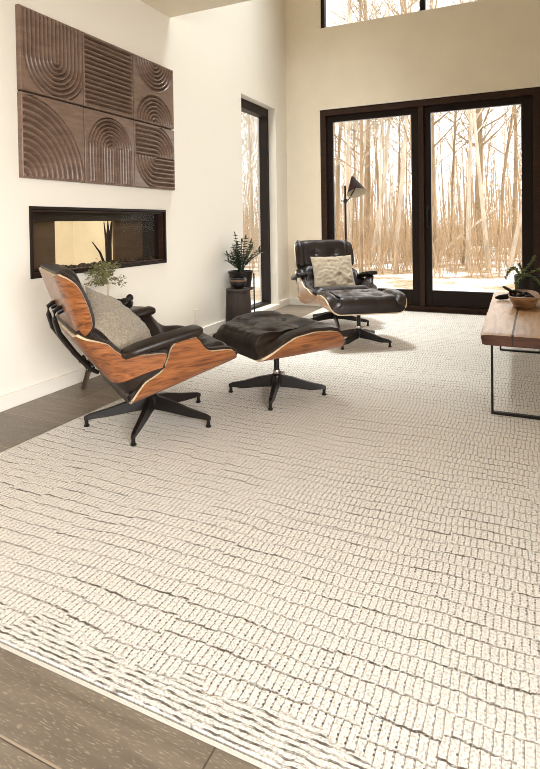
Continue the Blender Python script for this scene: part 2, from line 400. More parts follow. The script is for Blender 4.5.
struct(bx('ceiling_soffit', (0.001, -8.999, 2.689), (XR-.001, -2.393, 2.95), 'plaster_bounce_lit', bevel=0))
# baseboards
k = MB(); k.box((0.0005, -8.99, 0), (.016, LW[0], .082)); k.box((.0005, LW[1], 0), (.016, -.016, .082)); k.box((.0005, LW[0], 0), (.016, LW[1], .048))
struct(k.build('baseboard_left', 'trim_paint', smooth=False, bevel=.003))
k = MB(); k.box((.0005, -.016, 0), (DX0-.002, -.0005, .082)); k.box((DX1+.002, -.016, 0), (XR-.01, -.0005, .082))
struct(k.build('baseboard_back', 'trim_paint', smooth=False, bevel=.003))

# --- sliding glass door in the back wall
door = struct(empty('door_1', (DX0, 0, 0)))
def dbox(name, x0, x1, z0, z1, y0, y1, mat, parent, bevel=.003):
    k = MB(); k.box((x0-DX0, y0, z0), (x1-DX0, y1, z1)); return k.build(name, mat, parent, smooth=False, bevel=bevel)
k = MB()
for a, b in (((0, .005, 0), (.066, .15, DZ)), ((DX1-DX0-.075, .005, 0), (DX1-DX0, .15, DZ)), ((.066, .005, DZ-.072), (DX1-DX0-.075, .15, DZ)), ((.066, .005, .001), (DX1-DX0-.075, .15, .055)), ((1.138, .012, .055), (1.192, .15, DZ-.072))):
    k.box(a, b)
k.build('door_frame', 'frame_brown', door, smooth=False, bevel=.004)
def sash(x0, x1, gx0, gx1, y0, y1, gz0=.232, gz1=2.19):
    k = MB(); z0, z1 = .055, DZ-.072
    k.box((x0-DX0, y0, z0), (gx0-DX0, y1, z1)); k.box((gx1-DX0, y0, z0), (x1-DX0, y1, z1))
    k.box((gx0-DX0, y0, z0), (gx1-DX0, y1, gz0)); k.box((gx0-DX0, y0, gz1), (gx1-DX0, y1, z1))
    p = k.build('door_panel', 'frame_black', door, smooth=False, bevel=.004)
    g = MB(); g.box((gx0-DX0-.004, (y0+y1)/2-.004, gz0-.004), (gx1-DX0+.004, (y0+y1)/2+.004, gz1+.004)); g.build('glass_pane', 'window_glass', p, smooth=False)
    return p
s1 = sash(.501, 1.572, .577, 1.488, .055, .10)
s2 = sash(1.628, 2.705, 1.70, 2.60, .055, .10)
k = MB(); k.tube([(1.658-DX0, .03, .92), (1.658-DX0, .03, 1.16)], .008, 8); k.box((1.650-DX0, .03, .93), (1.666-DX0, .056, .95)); k.box((1.650-DX0, .03, 1.13), (1.666-DX0, .056, 1.15))
k.build('door_handle', 'black_metal', s2)
struct(tag(bx('trim_1', (DX0-.02, -.006, DZ+.0005), (DX1+.02, .24, DZ+.012), 'trim_paint', bevel=.001)))

# --- windows: clerestory over the door, tall window in the left wall
def window(name, org, parts, panes, mat='frame_black'):
    t = struct(empty(name, org))
    k = MB()
    for a, b in parts: k.box([a[i]-org[i] for i in range(3)], [b[i]-org[i] for i in range(3)])
    k.build('window_frame', mat, t, smooth=False, bevel=.003)
    for a, b in panes:
        g = MB(); g.box([a[i]-org[i] for i in range(3)], [b[i]-org[i] for i in range(3)]); g.build('glass_pane', 'window_glass', t, smooth=False)
    return t
x0, x1, z0, z1 = CL
fy0, fy1 = .07, .14
window('window_1', (x0, 0, z0), [((x0, fy0, z0), (x0+.045, fy1, z1)), ((x1-.045, fy0, z0), (x1, fy1, z1)), ((x0, fy0, z1-.045), (x1, fy1, z1)), ((1.59, fy0, z0), (1.65, fy1, z1)), ((x0, fy0+.03, z0), (x1, fy1, z0+.012))],
       [((x0+.04, .10, z0+.01), (1.595, .108, z1-.04)), ((1.645, .10, z0+.01), (x1-.04, .108, z1-.04))])
y0, y1, z0, z1 = LW
a, b = -.19, -.092
window('window_2', (0, y0, z0), [((a, y1-.06, z0), (b, y1, z1)), ((a, y0, z0), (b, y0+.06, z1)), ((a, y0+.06, z1-.10), (b, y1-.06, z1)), ((a, y0+.06, z0), (b, y1-.06, z0+.03))],
       [((-.15, y0+.055, z0+.025), (-.142, y1-.055, z1-.09))])
# added unseen window opening beside the viewer, shaped for the fill lamp
y0, y1, z0, z1 = RW
window('added_window', (XR, y0, z0), [((XR+.08, y0, z0), (XR+.16, y0+.06, z1)), ((XR+.08, y1-.06, z0), (XR+.16, y1, z1)), ((XR+.08, y0+.06, z1-.06), (XR+.16, y1-.06, z1)), ((XR+.08, y0+.06, z0), (XR+.16, y1-.06, z0+.06)), ((XR+.08, (y0+y1)/2-.03, z0+.06), (XR+.16, (y0+y1)/2+.03, z1-.06))], [])

# --- room on the far side of the see-through fireplace
k = MB()
k.box((-1.9, -5.2, -.02), (-.241, -1.6, 0)); k.box((-1.9, -5.2, 2.5), (-.241, -1.6, 2.52)); k.box((-1.92, -5.2, 0), (-1.9, -1.6, 2.5)); k.box((-1.9, -5.22, 0), (-.241, -5.2, 2.5)); k.box((-1.9, -1.6, 0), (-.241, -1.58, 2.5))
struct(k.build('wall_adjoining', 'adjoining_plaster', smooth=False))
area('adjoining_room_fill', (-1.1, -3.0, 2.45), (0, 0, 0), .8, 1.6, 46, (1, .97, .9))  # added lamp that brightens the room seen through the fireplace, no fixture known

# outdoors
struct(bx('ground', (-60, .3, -.5), (60, 90, -.15), 'leaf_litter_and_snow', bevel=0))

# ------------------------------------------------------------------ rug
rug = empty('rug', (RUG[0], RUG[2], 0))
tag(rug, 'large cream woven rug with grey-brown broken lines under the lounge chairs', 'rug')
lx, ly = RUG[1]-RUG[0], RUG[3]-RUG[2]
k = MB(); k.box((.012, .012, 0.0008), (lx-.012, ly-.012, .013)); k.build('pile', 'woven_rug', rug, smooth=False, bevel=.003)
k = MB()
for q in ([(0, 0), (lx, 0)], [(lx, 0), (lx, ly)], [(lx, ly), (0, ly)], [(0, ly), (0, 0)]):
    k.tube([(q[0][0], q[0][1], .0068), (q[1][0], q[1][1], .0068)], .0062, 6, flat=(1.6, 1))
for v in range(len(k.v)):
    x, y, z = k.v[v]; k.v[v] = (min(max(x, .004), lx-.004), min(max(y, .004), ly-.004), z)
k.build('binding', 'rug_binding', rug)
RZ = .0132

# ------------------------------------------------------------------ lounge chair and ottoman
TH = R_(76)
def arc_len(h, W, r):
    hm = r*(1-math.cos(TH))
    return W-r+(r*math.acos(max(-1, 1-h/r)) if h <= hm else r*TH+(h-hm)/math.sin(TH))
def section(A, W, r):
    f = W-r
    if A < f: return A, 0., 0., 1.
    if A < f+r*TH:
        p = (A-f)/r; return f+r*math.sin(p), r*(1-math.cos(p)), -math.sin(p), math.cos(p)
    e = A-f-r*TH
    return f+r*math.sin(TH)+e*math.cos(TH), r*(1-math.cos(TH))+e*math.sin(TH), -math.sin(TH), math.cos(TH)
class Shell:
    """bent plywood: a line p0->p1 in the side view, swept sideways and turned up at both sides to the height table"""
    def __init__(s, p0, p1, tab, W, r, flip=False, bow=0.):
        s.p0, s.p1, s.tab, s.W, s.r, s.flip, s.bow = Vector(p0), Vector(p1), tab, W, r, flip, bow
        s.cut = 0.; s.len = (s.p1-s.p0).length; s.t = (s.p1-s.p0)/s.len; s.n = Vector((s.t.y, -s.t.x)) if flip else Vector((-s.t.y, s.t.x))
        s.s0, s.s1 = tab[0][0], tab[-1][0]
    def pt(s, u, v, off=0., grow=0.):
        ss = s.s0-grow+(s.s1-s.s0+2*grow)*u
        ss_ = ss+s.cut*(1-u)**2*(1-abs(2*v-1)**3)
        L = arc_len(max(.004, smooth_interp(s.tab, min(max(ss, s.s0), s.s1))), s.W, s.r)+grow
        a = (v*2-1)*L
        y, h, ny, nh = section(abs(a), s.W, s.r)
        y += ny*off; h += nh*off
        q = (ss/s.len); h += s.bow*4*q*(1-q)*-1
        p = s.p0+s.t*ss_+s.n*h
        return (p.x, math.copysign(y, a) if a else 0., p.y)
    def shell(s, name, mats, parent, nu=44, nv=48, th=.012):
        k = MB(); k.solid(lambda u, v: s.pt(u, v, th), lambda u, v: s.pt(u, v, 0), nu, nv, 0, 0, 1)
        return k.build(name, mats, parent, angle=50)
    def cushion(s, name, mat, parent, T, tufts=(), nu=48, nv=48, grow=.012, edge=.018, pu=6, pv=4, creases=0., seed=1, wing=.25):
        def prof(u, v):
            a, b = abs(2*u-1), abs(2*v-1)
            e = (max(0, 1-a**pu)**.5)*(max(0, 1-b**pv)**.5)
            d = edge+T*e*(1-(1-wing)*max(0, (b-.55)/.45)**1.5)
            for tu, tv, dep in tufts:
                r2 = ((u-tu)*(s.s1-s.s0))**2+((v-tv)*2*s.W)**2
                d -= dep*(math.exp(-r2/(.026**2))*.65+math.exp(-r2/(.075**2))*.5)*e
            if creases:
                d += creases*(mnoise.noise(Vector((u*4+seed, v*26, seed)))*.6+mnoise.noise(Vector((u*9, v*9, seed*3)))*.6)*e
            return .012+max(.008, d)
        k = MB(); k.solid(lambda u, v: s.pt(u, v, prof(u, v), grow), lambda u, v: s.pt(u, v, .0125, grow), nu, nv)
        return k.build(name, mat, parent, angle=75)

def star_base(parent, n, rad, ang, zhub, ztop, name='swivel_base', stem_r=.016):
    k = MB()
    k.lathe([(.026, zhub-.042), (.034, zhub-.035), (.034, zhub+.004), (.022, zhub+.014)], n=20)
    b = k.build(name, 'cast_metal', parent)
    for i in range(n):
        a = ang+2*PI*i/n; c, s_ = math.cos(a), math.sin(a)
        m_ = MB(); P = [(.02, zhub-.026, .034, .019), (.10, zhub-.036, .029, .017), (.2, zhub-.056, .021, .0145), (rad-.01, .047, .0125, .012), (rad+.012, .041, .009, .010)]
        ring = []
        for r, z, hz, hw in P:
            for dy, dz in ((-hw, -hz), (hw, -hz), (hw*.75, hz), (-hw*.75, hz)):
                ring.append((r*c-dy*s_, r*s_+dy*c, z+dz))
        fs = [(q*4+j, q*4+(j+1) % 4, q*4+4+(j+1) % 4, q*4+4+j) for q in range(len(P)-1) for j in range(4)]+[(3, 2, 1, 0), tuple(len(P)*4-4+j for j in range(4))]
        m_.add(ring, fs)
        lg = m_.build('base_leg', 'cast_metal', b, smooth=False, bevel=.003)
        g = MB(); g.lathe([(.0135, .0005), (.0145, .006), (.009, .010), (.009, .045)], (rad*c, rad*s_, 0), n=12); g.build('glide', 'black_metal', b)
    k = MB(); k.lathe([(stem_r, zhub), (stem_r, ztop-.03), (.05, ztop-.022), (.05, ztop)], n=20)
    k.build('stem', 'black_metal', parent)
    k = MB(); k.lathe([(stem_r+.004, zhub+.012), (stem_r+.006, zhub+.018), (stem_r+.006, zhub+.034), (stem_r+.004, zhub+.038)], n=20); k.build('collar', 'steel', parent)
    return b

def make_chair(loc, ang, base_ang, label, veneer='walnut'):
    t = empty('lounge_chair', loc, ang); tag(t, label, 'lounge chair', None)
    star_base(t, 5, .318, base_ang, .118, .212)
    seat = Shell((-.17, .180), (.335, .308), [(-.008, .02), (.018, .06), (.06, .097), (.145, .117), (.18, .160), (.205, .212), (.24, .232), (.338, .214), (.36, .150), (.387, .118), (.466, .093), (.508, .074), (.522, .045), (.528, .02)], .335, .11)
    back = Shell((-.235, .255), (-.445, .545), [(-.022, .19), (-.01, .22), (.018, .252), (.07, .18), (.125, .105), (.171, .092), (.215, .086), (.25, .06), (.285, .028), (.318, .012)], .33, .11, True)
    head = Shell((-.408, .536), (-.490, .772), [(-.028, .016), (-.022, .036), (.002, .060), (.039, .070), (.10, .074), (.163, .070), (.202, .060), (.234, .038), (.258, .012)], .32, .10, True)
    for nm, sh in (('seat_shell', seat), ('back_shell', back), ('head_shell', head)):
        sh.cut = .075 if sh is back else 0.; sh.shell(nm, [veneer, 'ply_edge'], t); sh.cut = 0.
    seat.cushion('seat_cushion', 'leather', t, .095, [(.45, .36, .03), (.45, .64, .03), (.75, .36, .03), (.75, .64, .03)], creases=.006)
    back.cushion('back_cushion', 'leather', t, .085, [(.5, .35, .03), (.5, .65, .03)], creases=.005, seed=4)
    head.cushion('head_cushion', 'leather', t, .075, [(.5, .36, .022), (.5, .64, .022)], creases=.005, seed=7)
    for sgn in (-1, 1):
        P = [(-.235, .430, .020, .010), (-.228, .432, .040, .018), (-.18, .446, .056, .019), (-.05, .474, .061, .020), (.06, .493, .060, .020), (.105, .500, .058, .020), (.120, .502, .050, .016), (.125, .502, .038, .010)]
        k = MB(); ring = []; n = 16
        for x, z, hy, hz in P:
            for j in range(n):
                q = 2*PI*j/n; cy_, sz = math.cos(q), math.sin(q)
                ring.append((x, sgn*.340+hy*math.copysign(abs(cy_)**.45, cy_), z+hz*math.copysign(abs(sz)**.45, sz)))
        fs = [(i*n+j, i*n+(j+1) % n, (i+1)*n+(j+1) % n, (i+1)*n+j) for i in range(len(P)-1) for j in range(n)]+[tuple(range(n))[::-1], tuple((len(P)-1)*n+j for j in range(n))]
        k.add(ring, fs); k.build('armrest', 'leather', t, angle=80)
        k = MB(); yb = sgn*.095
        k.tube([(-.420, yb, .622), (-.450, yb, .625), (-.470, yb, .609), (-.470, yb, .572), (-.452, yb, .508), (-.388, yb, .412), (-.322, yb, .330), (-.285, yb, .305)], [.012, .012, .013, .015, .016, .017, .016, .012], 10, flat=(1.25, .75))
        br = k.build('back_brace', 'black_metal', t)
        for z_, x_ in ((.612, -.437), (.335, -.315)):
            k = MB(); k.tube([(x_-.022, yb, z_-.010), (x_+.010, yb, z_+.006)], .014, 12); k.build('mount', 'leather_edge', br)
    return t
def make_ottoman(loc, ang, base_ang, label, veneer='walnut'):
    t = empty('ottoman', loc, ang); tag(t, label, 'ottoman')
    star_base(t, 4, .272, base_ang, .105, .276)
    k = MB(); k.tube([(.02*math.cos(-ang-.5), .02*math.sin(-ang-.5), .132), (.06*math.cos(-ang-.5), .06*math.sin(-ang-.5), .132)], .006, 8); k.lathe([(.011, -.008), (.011, .008)], (.06*math.cos(-ang-.5), .06*math.sin(-ang-.5), .132), n=10); k.build('knob', 'steel', t)
    sh = Shell((-.255, .272), (.265, .274), [(-.004, .012), (.03, .040), (.085, .078), (.170, .118), (.29, .132), (.405, .124), (.459, .112), (.495, .080), (.515, .035), (.520, .012)], .32, .10)
    sh.shell('ottoman_shell', [veneer, 'ply_edge'], t)
    sh.cushion('seat_cushion', 'leather', t, .090, [(.30, .36, .045), (.30, .64, .045), (.70, .36, .045), (.70, .64, .045)], creases=.010, seed=9, pu=8, pv=6, grow=.020, edge=.044, wing=.55)
    return t
A1 = math.atan2(.82, .57)
make_chair((.868, -3.839, RZ), A1, R_(-68)-A1, 'walnut and black leather lounge chair by the fireplace, seen from behind with a cushion')
make_ottoman((1.287, -3.227, RZ), R_(57), R_(17-57), 'walnut ottoman with tufted dark leather in front of the chair by the fireplace')
A2 = math.atan2(-.83, .55)
make_chair((.947, -1.096, RZ), A2, R_(6)-A2, 'dark leather lounge chair facing the room in front of the glass door', 'walnut_pale')
make_ottoman((1.376, -1.79, RZ), A2, R_(78)-A2, 'dark leather ottoman in front of the chair at the glass door', 'walnut_pale')

def make_pillow(name, loc, rot, size, T, mat, label, seed, pipe=True):
    t = empty(name, loc); t.rotation_euler = rot; tag(t, label, 'cushion')
    w_, h_ = size
    def P(u, v, s):
        a, b = 2*u-1, 2*v-1
        px = a*w_/2*(1-.10*(1-b*b)*0-.07*(1-abs(b)**2)*abs(a)**3); py = b*h_/2*(1-.07*(1-abs(a)**2)*abs(b)**3)
        e = (max(0, 1-a*a)**.55)*(max(0, 1-b*b)**.55)
        wr = (mnoise.noise(Vector((a*2.2+seed, b*2.2, s*2)))*.5+mnoise.noise(Vector((a*5+b*3, b*6-a*2+seed, s)))*.5)*.034*e**.5
        return (px, py, s*(T/2*e+wr+.003))
    k = MB(); k.solid(lambda u, v: P(u, v, 1), lambda u, v: P(u, v, -1), 36, 36)
    k.build('cover', mat, t, angle=80)
    if pipe:
        k = MB(); n = 20; pts = []
        for i in range(n): pts.append(P(i/n, 0, 0))
        for i in range(n): pts.append(P(1, i/n, 0))
        for i in range(n): pts.append(P(1-i/n, 1, 0))
        for i in range(n+1): pts.append(P(0, 1-i/n, 0))
        k.tube(pts, .0055, 6, caps=False); k.build('piping', 'piping', t)
    return t
def orient(nrm, up, spin=0.):
    z = Vector(nrm).normalized(); y = Vector(up); y = (y-z*y.dot(z)).normalized(); x = y.cross(z)
    mm = Matrix((x, y, z)).transposed().to_4x4() @ Matrix.Rotation(spin, 4, 'Z')
    return mm.to_euler()
def chair_pt(loc, ang, x, y, z):
    return Vector((loc[0]+x*math.cos(ang)-y*math.sin(ang), loc[1]+x*math.sin(ang)+y*math.cos(ang), z))
d1 = Vector((math.cos(A1), math.sin(A1), 0)); l1 = Vector((-math.sin(A1), math.cos(A1), 0))
make_pillow('throw_pillow', chair_pt((.868, -3.839), A1, -.165, -.02, .483), orient(d1*.62-l1*.42+Vector((0, 0, .72)), Vector((0, 0, 1))-d1*.5, R_(14)), (.44, .44), .17, 'linen_grey', 'grey-beige linen cushion in the lounge chair by the fireplace', 3)
d2 = Vector((math.cos(A2), math.sin(A2), 0)); l2 = Vector((-math.sin(A2), math.cos(A2), 0))
make_pillow('throw_pillow', chair_pt((.947, -1.096), A2, -.15, .03, .495), orient(d2*.80-l2*.1+Vector((0, 0, .55)), (0, 0, 1), R_(2)), (.42, .40), .15, 'linen', 'beige square cushion leaning in the lounge chair at the glass door', 8, pipe=False)

# ------------------------------------------------------------------ carved wall panels
art = empty('wall_art', (0.0005, -3.135, 1.775))
tag(art, 'brown carved wood wall art of six fluted square panels above the fireplace', 'wall art')
PER = .0625
def t_u(u, v):
    uc, vc = .55, .47
    d = abs(u-uc) if v > vc else math.hypot(u-uc, v-vc)
    return d if d < .5 else None
def t_lines(u, v): return v
def t_two(u, v):
    a, b = math.hypot(u-.5, v-1.), math.hypot(u-.5, v)
    d = min(a, b); return d if d < .47 else None
def t_quarter(u, v):
    d = math.hypot(u, v); return d if d < .99 else None
def t_arch(u, v):
    d = abs(u-.5) if v < .5 else math.hypot(u-.5, v-.5); return d if d < .44 else None
def t_s(u, v):
    if v > .5: d = v-.5 if u < .5 else math.hypot(u-.5, v-.5)
    else: d = math.hypot(u-.5, v-.5) if u < .5 else .5-v
    return d if d < .5 else None
k = MB(); k.box((0, -.742, -.488), (.005, .722, .472)); k.build('gap_shade_sheet', 'dark_wood', art, smooth=False)  # added dark sheet that stands in for shade in the panel gaps
YS = [(-3.882, -3.408), (-3.398, -2.914), (-2.904, -2.408)]
ZS = [(1.776, 2.253), (1.281, 1.766)]
def carved(fn, y0, y1, z0, z1, per):
    N = 112; base, amp = .006, .034
    def H(u, v):
        e = min(u, v, 1-u, 1-v)
        d = fn(u, v)
        if d is None: h = base+amp*.78
        else: h = base+amp*max(0, (abs(math.sin(PI*d/per))-.36)/.64)**.6
        if e < .019: h = base+amp*(.78 if e > .006 else .62)
        return h
    def P(i, j): return (H(i, j), (y0+(y1-y0)*i)+3.135, (z0+(z1-z0)*j)-1.775)
    k = MB(); k.solid(P, lambda i, j: (0, (y0+(y1-y0)*i)+3.135, (z0+(z1-z0)*j)-1.775), N, N)
    k.build('carved_panel', 'carved_wood', art, angle=60)
for fn, (c, r), per in ((t_u, (0, 0), PER), (t_lines, (1, 0), .0667), (t_two, (2, 0), .0625), (t_quarter, (0, 1), .083), (t_arch, (1, 1), .055), (t_s, (2, 1), .0715)):
    carved(fn, *YS[c], *ZS[r], per)

# ------------------------------------------------------------------ fireplace
y0, y1, z0, z1 = FP
fp = empty('fireplace', (0, (y0+y1)/2, z0)); tag(fp, 'long black-framed see-through fireplace set in the white wall under the wall art', 'fireplace')
ym = (y0+y1)/2
def fbx(name, a, b, mat, parent=fp, bevel=.002):
    k = MB(); k.box((a[0], a[1]-ym, a[2]-z0), (b[0], b[1]-ym, b[2]-z0)); return k.build(name, mat, parent, smooth=False, bevel=bevel)
def ring_frame(name, x0, x1, t, mat, inset=0.):
    a, b, c, d = y0+inset-ym, y1-inset-ym, inset, z1-z0-inset
    k = MB(); k.box((x0, a, c), (x1, b, c+t)); k.box((x0, a, d-t), (x1, b, d)); k.box((x0, a, c+t), (x1, a+t, d-t)); k.box((x0, b-t, c+t), (x1, b, d-t))
    return k.build(name, mat, fp, smooth=False, bevel=.002)
ring_frame('outer_frame', -.03, .012, .018, 'frame_black', -.004)
ring_frame('inner_frame', -.05, -.004, .012, 'frame_brown', .016)
k = MB()
XB = -.215
k.box((XB, y0-ym, .0), (-.03, y1-ym, .018)); k.box((XB, y0-ym, .0), (-.03, y0+.012-ym, z1-z0)); k.box((XB, y1-.012-ym, 0), (-.03, y1-ym, z1-z0)); k.box((XB, y0-ym, z1-z0-.012), (-.03, y1-ym, z1-z0))
k.build('firebox', 'fire_dark', fp, smooth=False)
fbx('baffle', (-.19, y0+.013, 1.035), (-.09, y1-.013, 1.10), 'fire_dark')
fbx('side_panel', (XB-.02, y0, z0), (XB, -3.43, z1), 'fire_interior'); fbx('side_panel', (XB-.02, -2.86, z0), (XB, y1, z1), 'fire_interior')
fbx('side_panel', (XB-.02, -3.43, 1.036), (XB, -2.86, z1), 'fire_interior'); fbx('side_panel', (XB-.02, -3.43, z0), (XB, -2.86, .728), 'fire_interior')
random.seed(2)
k = MB()
for i in range(260):
    c = (random.uniform(-.19, -.06), random.uniform(y0+.03, y1-.03)-ym, .022+random.random()*.012); r = random.uniform(.008, .016)
    k.lathe([(0.0001, -r*.7), (r, 0), (r*.6, r*.6), (.0001, r*.8)], c, n=5)
tag(k.build('ember_bed', 'embers', fp, smooth=False), 'bed of dark brown stones', kind='stuff')
fbx('glass_front', (-.045, y0+.03, z0+.03), (-.041, y1-.03, z1-.03), 'fireplace_glass', bevel=0)
st = empty('dried_stalks', (-.15, -3.0, z0+.018)); tag(st, 'dark bare stalks standing inside the fireplace before its pale opening', 'stalks')
for (dy, dx, h, r) in ((.0, 0, .34, .022), (-.05, .01, .33, .012), (.045, -.01, .33, .016), (-.14, .0, .18, .010), (.02, .012, .345, .010)):
    k = MB(); k.tube([(dx*.3, dy*.3, 0), (dx, dy*.62, h*.5), (dx*1.5, dy*1.15, h*.93)], [r, r*.8, .003], 8); k.build('stalk', 'dark_wood', st)

# ------------------------------------------------------------------ small things along the left wall
# side table with its plant and ornament
sx_, sy_ = .255, -3.33
ST = .452
t = empty('side_table', (sx_, sy_, 0)); tag(t, 'low round dark wooden side table with splayed legs behind the nearer chair', 'side table')
k = MB(); k.lathe([(.0001, ST-.026), (.17, ST-.026), (.196, ST-.014), (.2, ST-.004), (.196, ST), (.0001, ST)], n=40); k.build('table_top', 'stool_wood', t)
for a in (-121, -1, 119):
    c, s_ = math.cos(R_(a)), math.sin(R_(a))
    k = MB(); k.tube([(c*.105, s_*.105, ST-.024), (c*.17, s_*.17, .27), (c*.262*.98, s_*.262*.98, .0)], [.036, .036, .017], 14); k.build('leg', 'stool_wood', t)

def leafy(k, p, d, L, wd, mi=0, fold=.25):
    """one pointed leaf as a folded double-sided blade with thickness"""
    d = Vector(d).normalized(); s_ = d.cross(Vector((.13, .2, 1))).normalized(); n_ = s_.cross(d)
    p = Vector(p); th = n_*(.0009)
    A = [p, p+d*L*.35+s_*wd*.5+n_*wd*fold*.5, p+d*L*.75+s_*wd*.38+n_*wd*fold*.3, p+d*L, p+d*L*.75-s_*wd*.38+n_*wd*fold*.3, p+d*L*.35-s_*wd*.5+n_*wd*fold*.5, p+d*L*.5]
    vs = [q+th for q in A]+[q-th for q in A]
    fs = []
    for i in range(6):
        j = (i+1) % 6
        fs += [(i, j, 6), (j+7, i+7, 13), (i, i+7, j+7, j)]
    k.add(vs, fs, mi)
pt = empty('potted_tree', (.19, -3.395, ST+.0005)); tag(pt, 'small airy potted tree with a pale stem behind the grey-beige cushion', 'plant')
k = MB(); k.lathe([(.03, 0), (.042, .01), (.046, .06), (.040, .085), (.036, .085), (.036, .075), (.0001, .075)], n=24); k.build('pot', 'dark_ceramic', pt)
random.seed(11)
k = MB(); lf = MB()
tr0 = [(0, 0, .07), (.004, .004, .15), (-.006, -.006, .23), (0, 0, .30)]
k.tube(tr0, [.0065, .006, .0055, .004], 8)
for i in range(26):
    z = random.uniform(.17, .30); a = random.uniform(0, 2*PI); r = random.uniform(.05, .125)
    b = Vector((math.cos(a)*r, math.sin(a)*r, z+random.uniform(.005, .10)-.25*r))
    p0 = Vector((-.004, -.003, z)); mid = p0.lerp(b, .5)+Vector((0, 0, .012))
    k.tube([p0, mid, b], [.0028, .002, .001], 5)
    for q in range(26):
        s_ = random.uniform(.35, 1.05); c = p0.lerp(b, s_)+Vector((random.gauss(0, .012), random.gauss(0, .012), random.gauss(0, .009)))
        leafy(lf, c, (random.gauss(0, 1), random.gauss(0, 1), random.gauss(.1, .6)), random.uniform(.014, .024), random.uniform(.009, .013))
k.build('stem', 'pale_bark_twig', pt); lf.build('foliage', 'leaf_olive', pt, smooth=False)

kn = empty('knot_sculpture', (.25, -3.285, ST+.0005)); tag(kn, 'small glossy black rounded knot ornament on the round side table', 'ornament')
k = MB()
def lump(c, r, sx=1, sy=1, sz=1, n=20):
    k.lathe([(max(.0001, r*math.sin(PI*i/12)), -r*sz*math.cos(PI*i/12)) for i in range(13)], c, n=n, sx=sx, sy=sy)
lump((0, -.012, .040), .040, 1.05, 1.45, 1.0); k.build('body', 'dark_ceramic', kn)
k = MB(); lump((.0, .030, .074), .024); k.build('knob', 'dark_ceramic', kn)
k = MB(); k.tube([(.042*math.cos(2*PI*i/24), -.03+.030*math.sin(2*PI*i/24), .046+.016*math.cos(4*PI*i/24)) for i in range(25)], .013, 10, caps=False); k.build('coil', 'dark_ceramic', kn)

# drum pedestal with a bowl, plant stand behind
PD = (.27, -1.80)
t = empty('drum_pedestal', (*PD, 0)); tag(t, 'dark brown wooden drum pedestal beside the tall left window', 'pedestal')
k = MB(); k.lathe([(.117, 0), (.121, .006), (.117, .2), (.109, .385), (.105, .392), (.0001, .392)], n=36); k.build('drum', 'dark_wood', t)
k = MB(); k.lathe([(.0001, .392), (.108, .392), (.111, .400), (.111, .412), (.107, .418), (.0001, .418)], n=36); k.build('top', 'dark_wood', t)
vb = empty('bowl_vase', (*PD, .4185)); tag(vb, 'squat dark bowl vase with a brown band on the drum pedestal', 'vase')
k = MB(); k.lathe([(.034, 0), (.045, .006), (.070, .035), (.079, .062), (.077, .085), (.066, .098), (.060, .098), (.070, .08), (.070, .06), (.04, .015), (.0001, .012)], n=32); k.build('body', 'dark_ceramic', vb)
k = MB(); k.lathe([(.0785, .064), (.0805, .067), (.0800, .078), (.0775, .082)], n=32); k.build('band', 'brown_glaze', vb)
PS = (.132, -1.49)
ps = empty('plant_stand', (*PS, 0)); tag(ps, 'thin-legged black plant stand between the drum pedestal and tall window', 'plant stand')
for a in (30, 150, 270):
    c, s_ = math.cos(R_(a)), math.sin(R_(a))
    k = MB(); k.tube([(c*.127, s_*.127, .52), (c*.127, s_*.127, .36), (c*.128, s_*.128, .0)], [.007, .007, .006], 8); k.build('leg', 'black_metal', ps)
k = MB(); k.tube([(.126*math.cos(2*PI*i/30), .126*math.sin(2*PI*i/30), .375) for i in range(31)], .005, 6, caps=False)
for a in (30, 150, 270): k.tube([(0, 0, .375), (.126*math.cos(R_(a)), .126*math.sin(R_(a)), .375)], .004, 6)
k.build('support_ring', 'black_metal', ps)
zp = empty('potted_zz_plant', (*PS, .3812)); tag(zp, 'dark green leafy houseplant in a black pot in the plant stand', 'plant')
k = MB(); k.lathe([(.085, 0), (.095, .006), (.113, .135), (.120, .155), (.120, .165), (.111, .165), (.108, .15), (.0001, .145)], n=32); k.build('pot', 'dark_ceramic', zp)
k = MB(); k.lathe([(.107, .146), (.05, .154), (.0001, .156)], n=24); k.build('soil', 'soil', zp)
random.seed(5)
for (a, lean, h) in ((10, .09, .25), (60, .10, .30), (75, .05, .33), (120, .08, .22), (190, .05, .24), (235, .03, .36), (280, .07, .28), (330, .15, .25), (30, .16, .24), (215, .06, .18), (310, .05, .30), (345, .22, .22), (150, .05, .26), (255, .16, .20), (268, .20, .14), (285, .17, .22)):
    k = MB(); a = R_(a); dv = Vector((math.cos(a), math.sin(a), 0)); pts = []
    for i in range(7):
        f = i/6; pts.append(Vector((0, 0, .15))+dv*(.02+lean*f**1.6)+Vector((0, 0, h*f*(1-.18*f*lean*4))))
    k.tube(pts, [.0055-.0035*i/6 for i in range(7)], 6)
    sd = dv.cross(Vector((0, 0, 1)))
    for i in range(2, 7):
        for sgn in (-1, 1):
            for o in (0, .45):
                j = min(6, i+o); p = pts[int(j)].lerp(pts[min(6, int(j)+1)], j-int(j))
                leafy(k, p, sd*sgn+Vector((0, 0, .30))+dv*.2+Vector((random.gauss(0, .15), random.gauss(0, .15), 0)), random.uniform(.036, .050), .031)
    leafy(k, pts[-1], dv*.3+Vector((0, 0, 1)), .05, .02)
    k.build('frond', 'leaf_dark', zp, smooth=False)

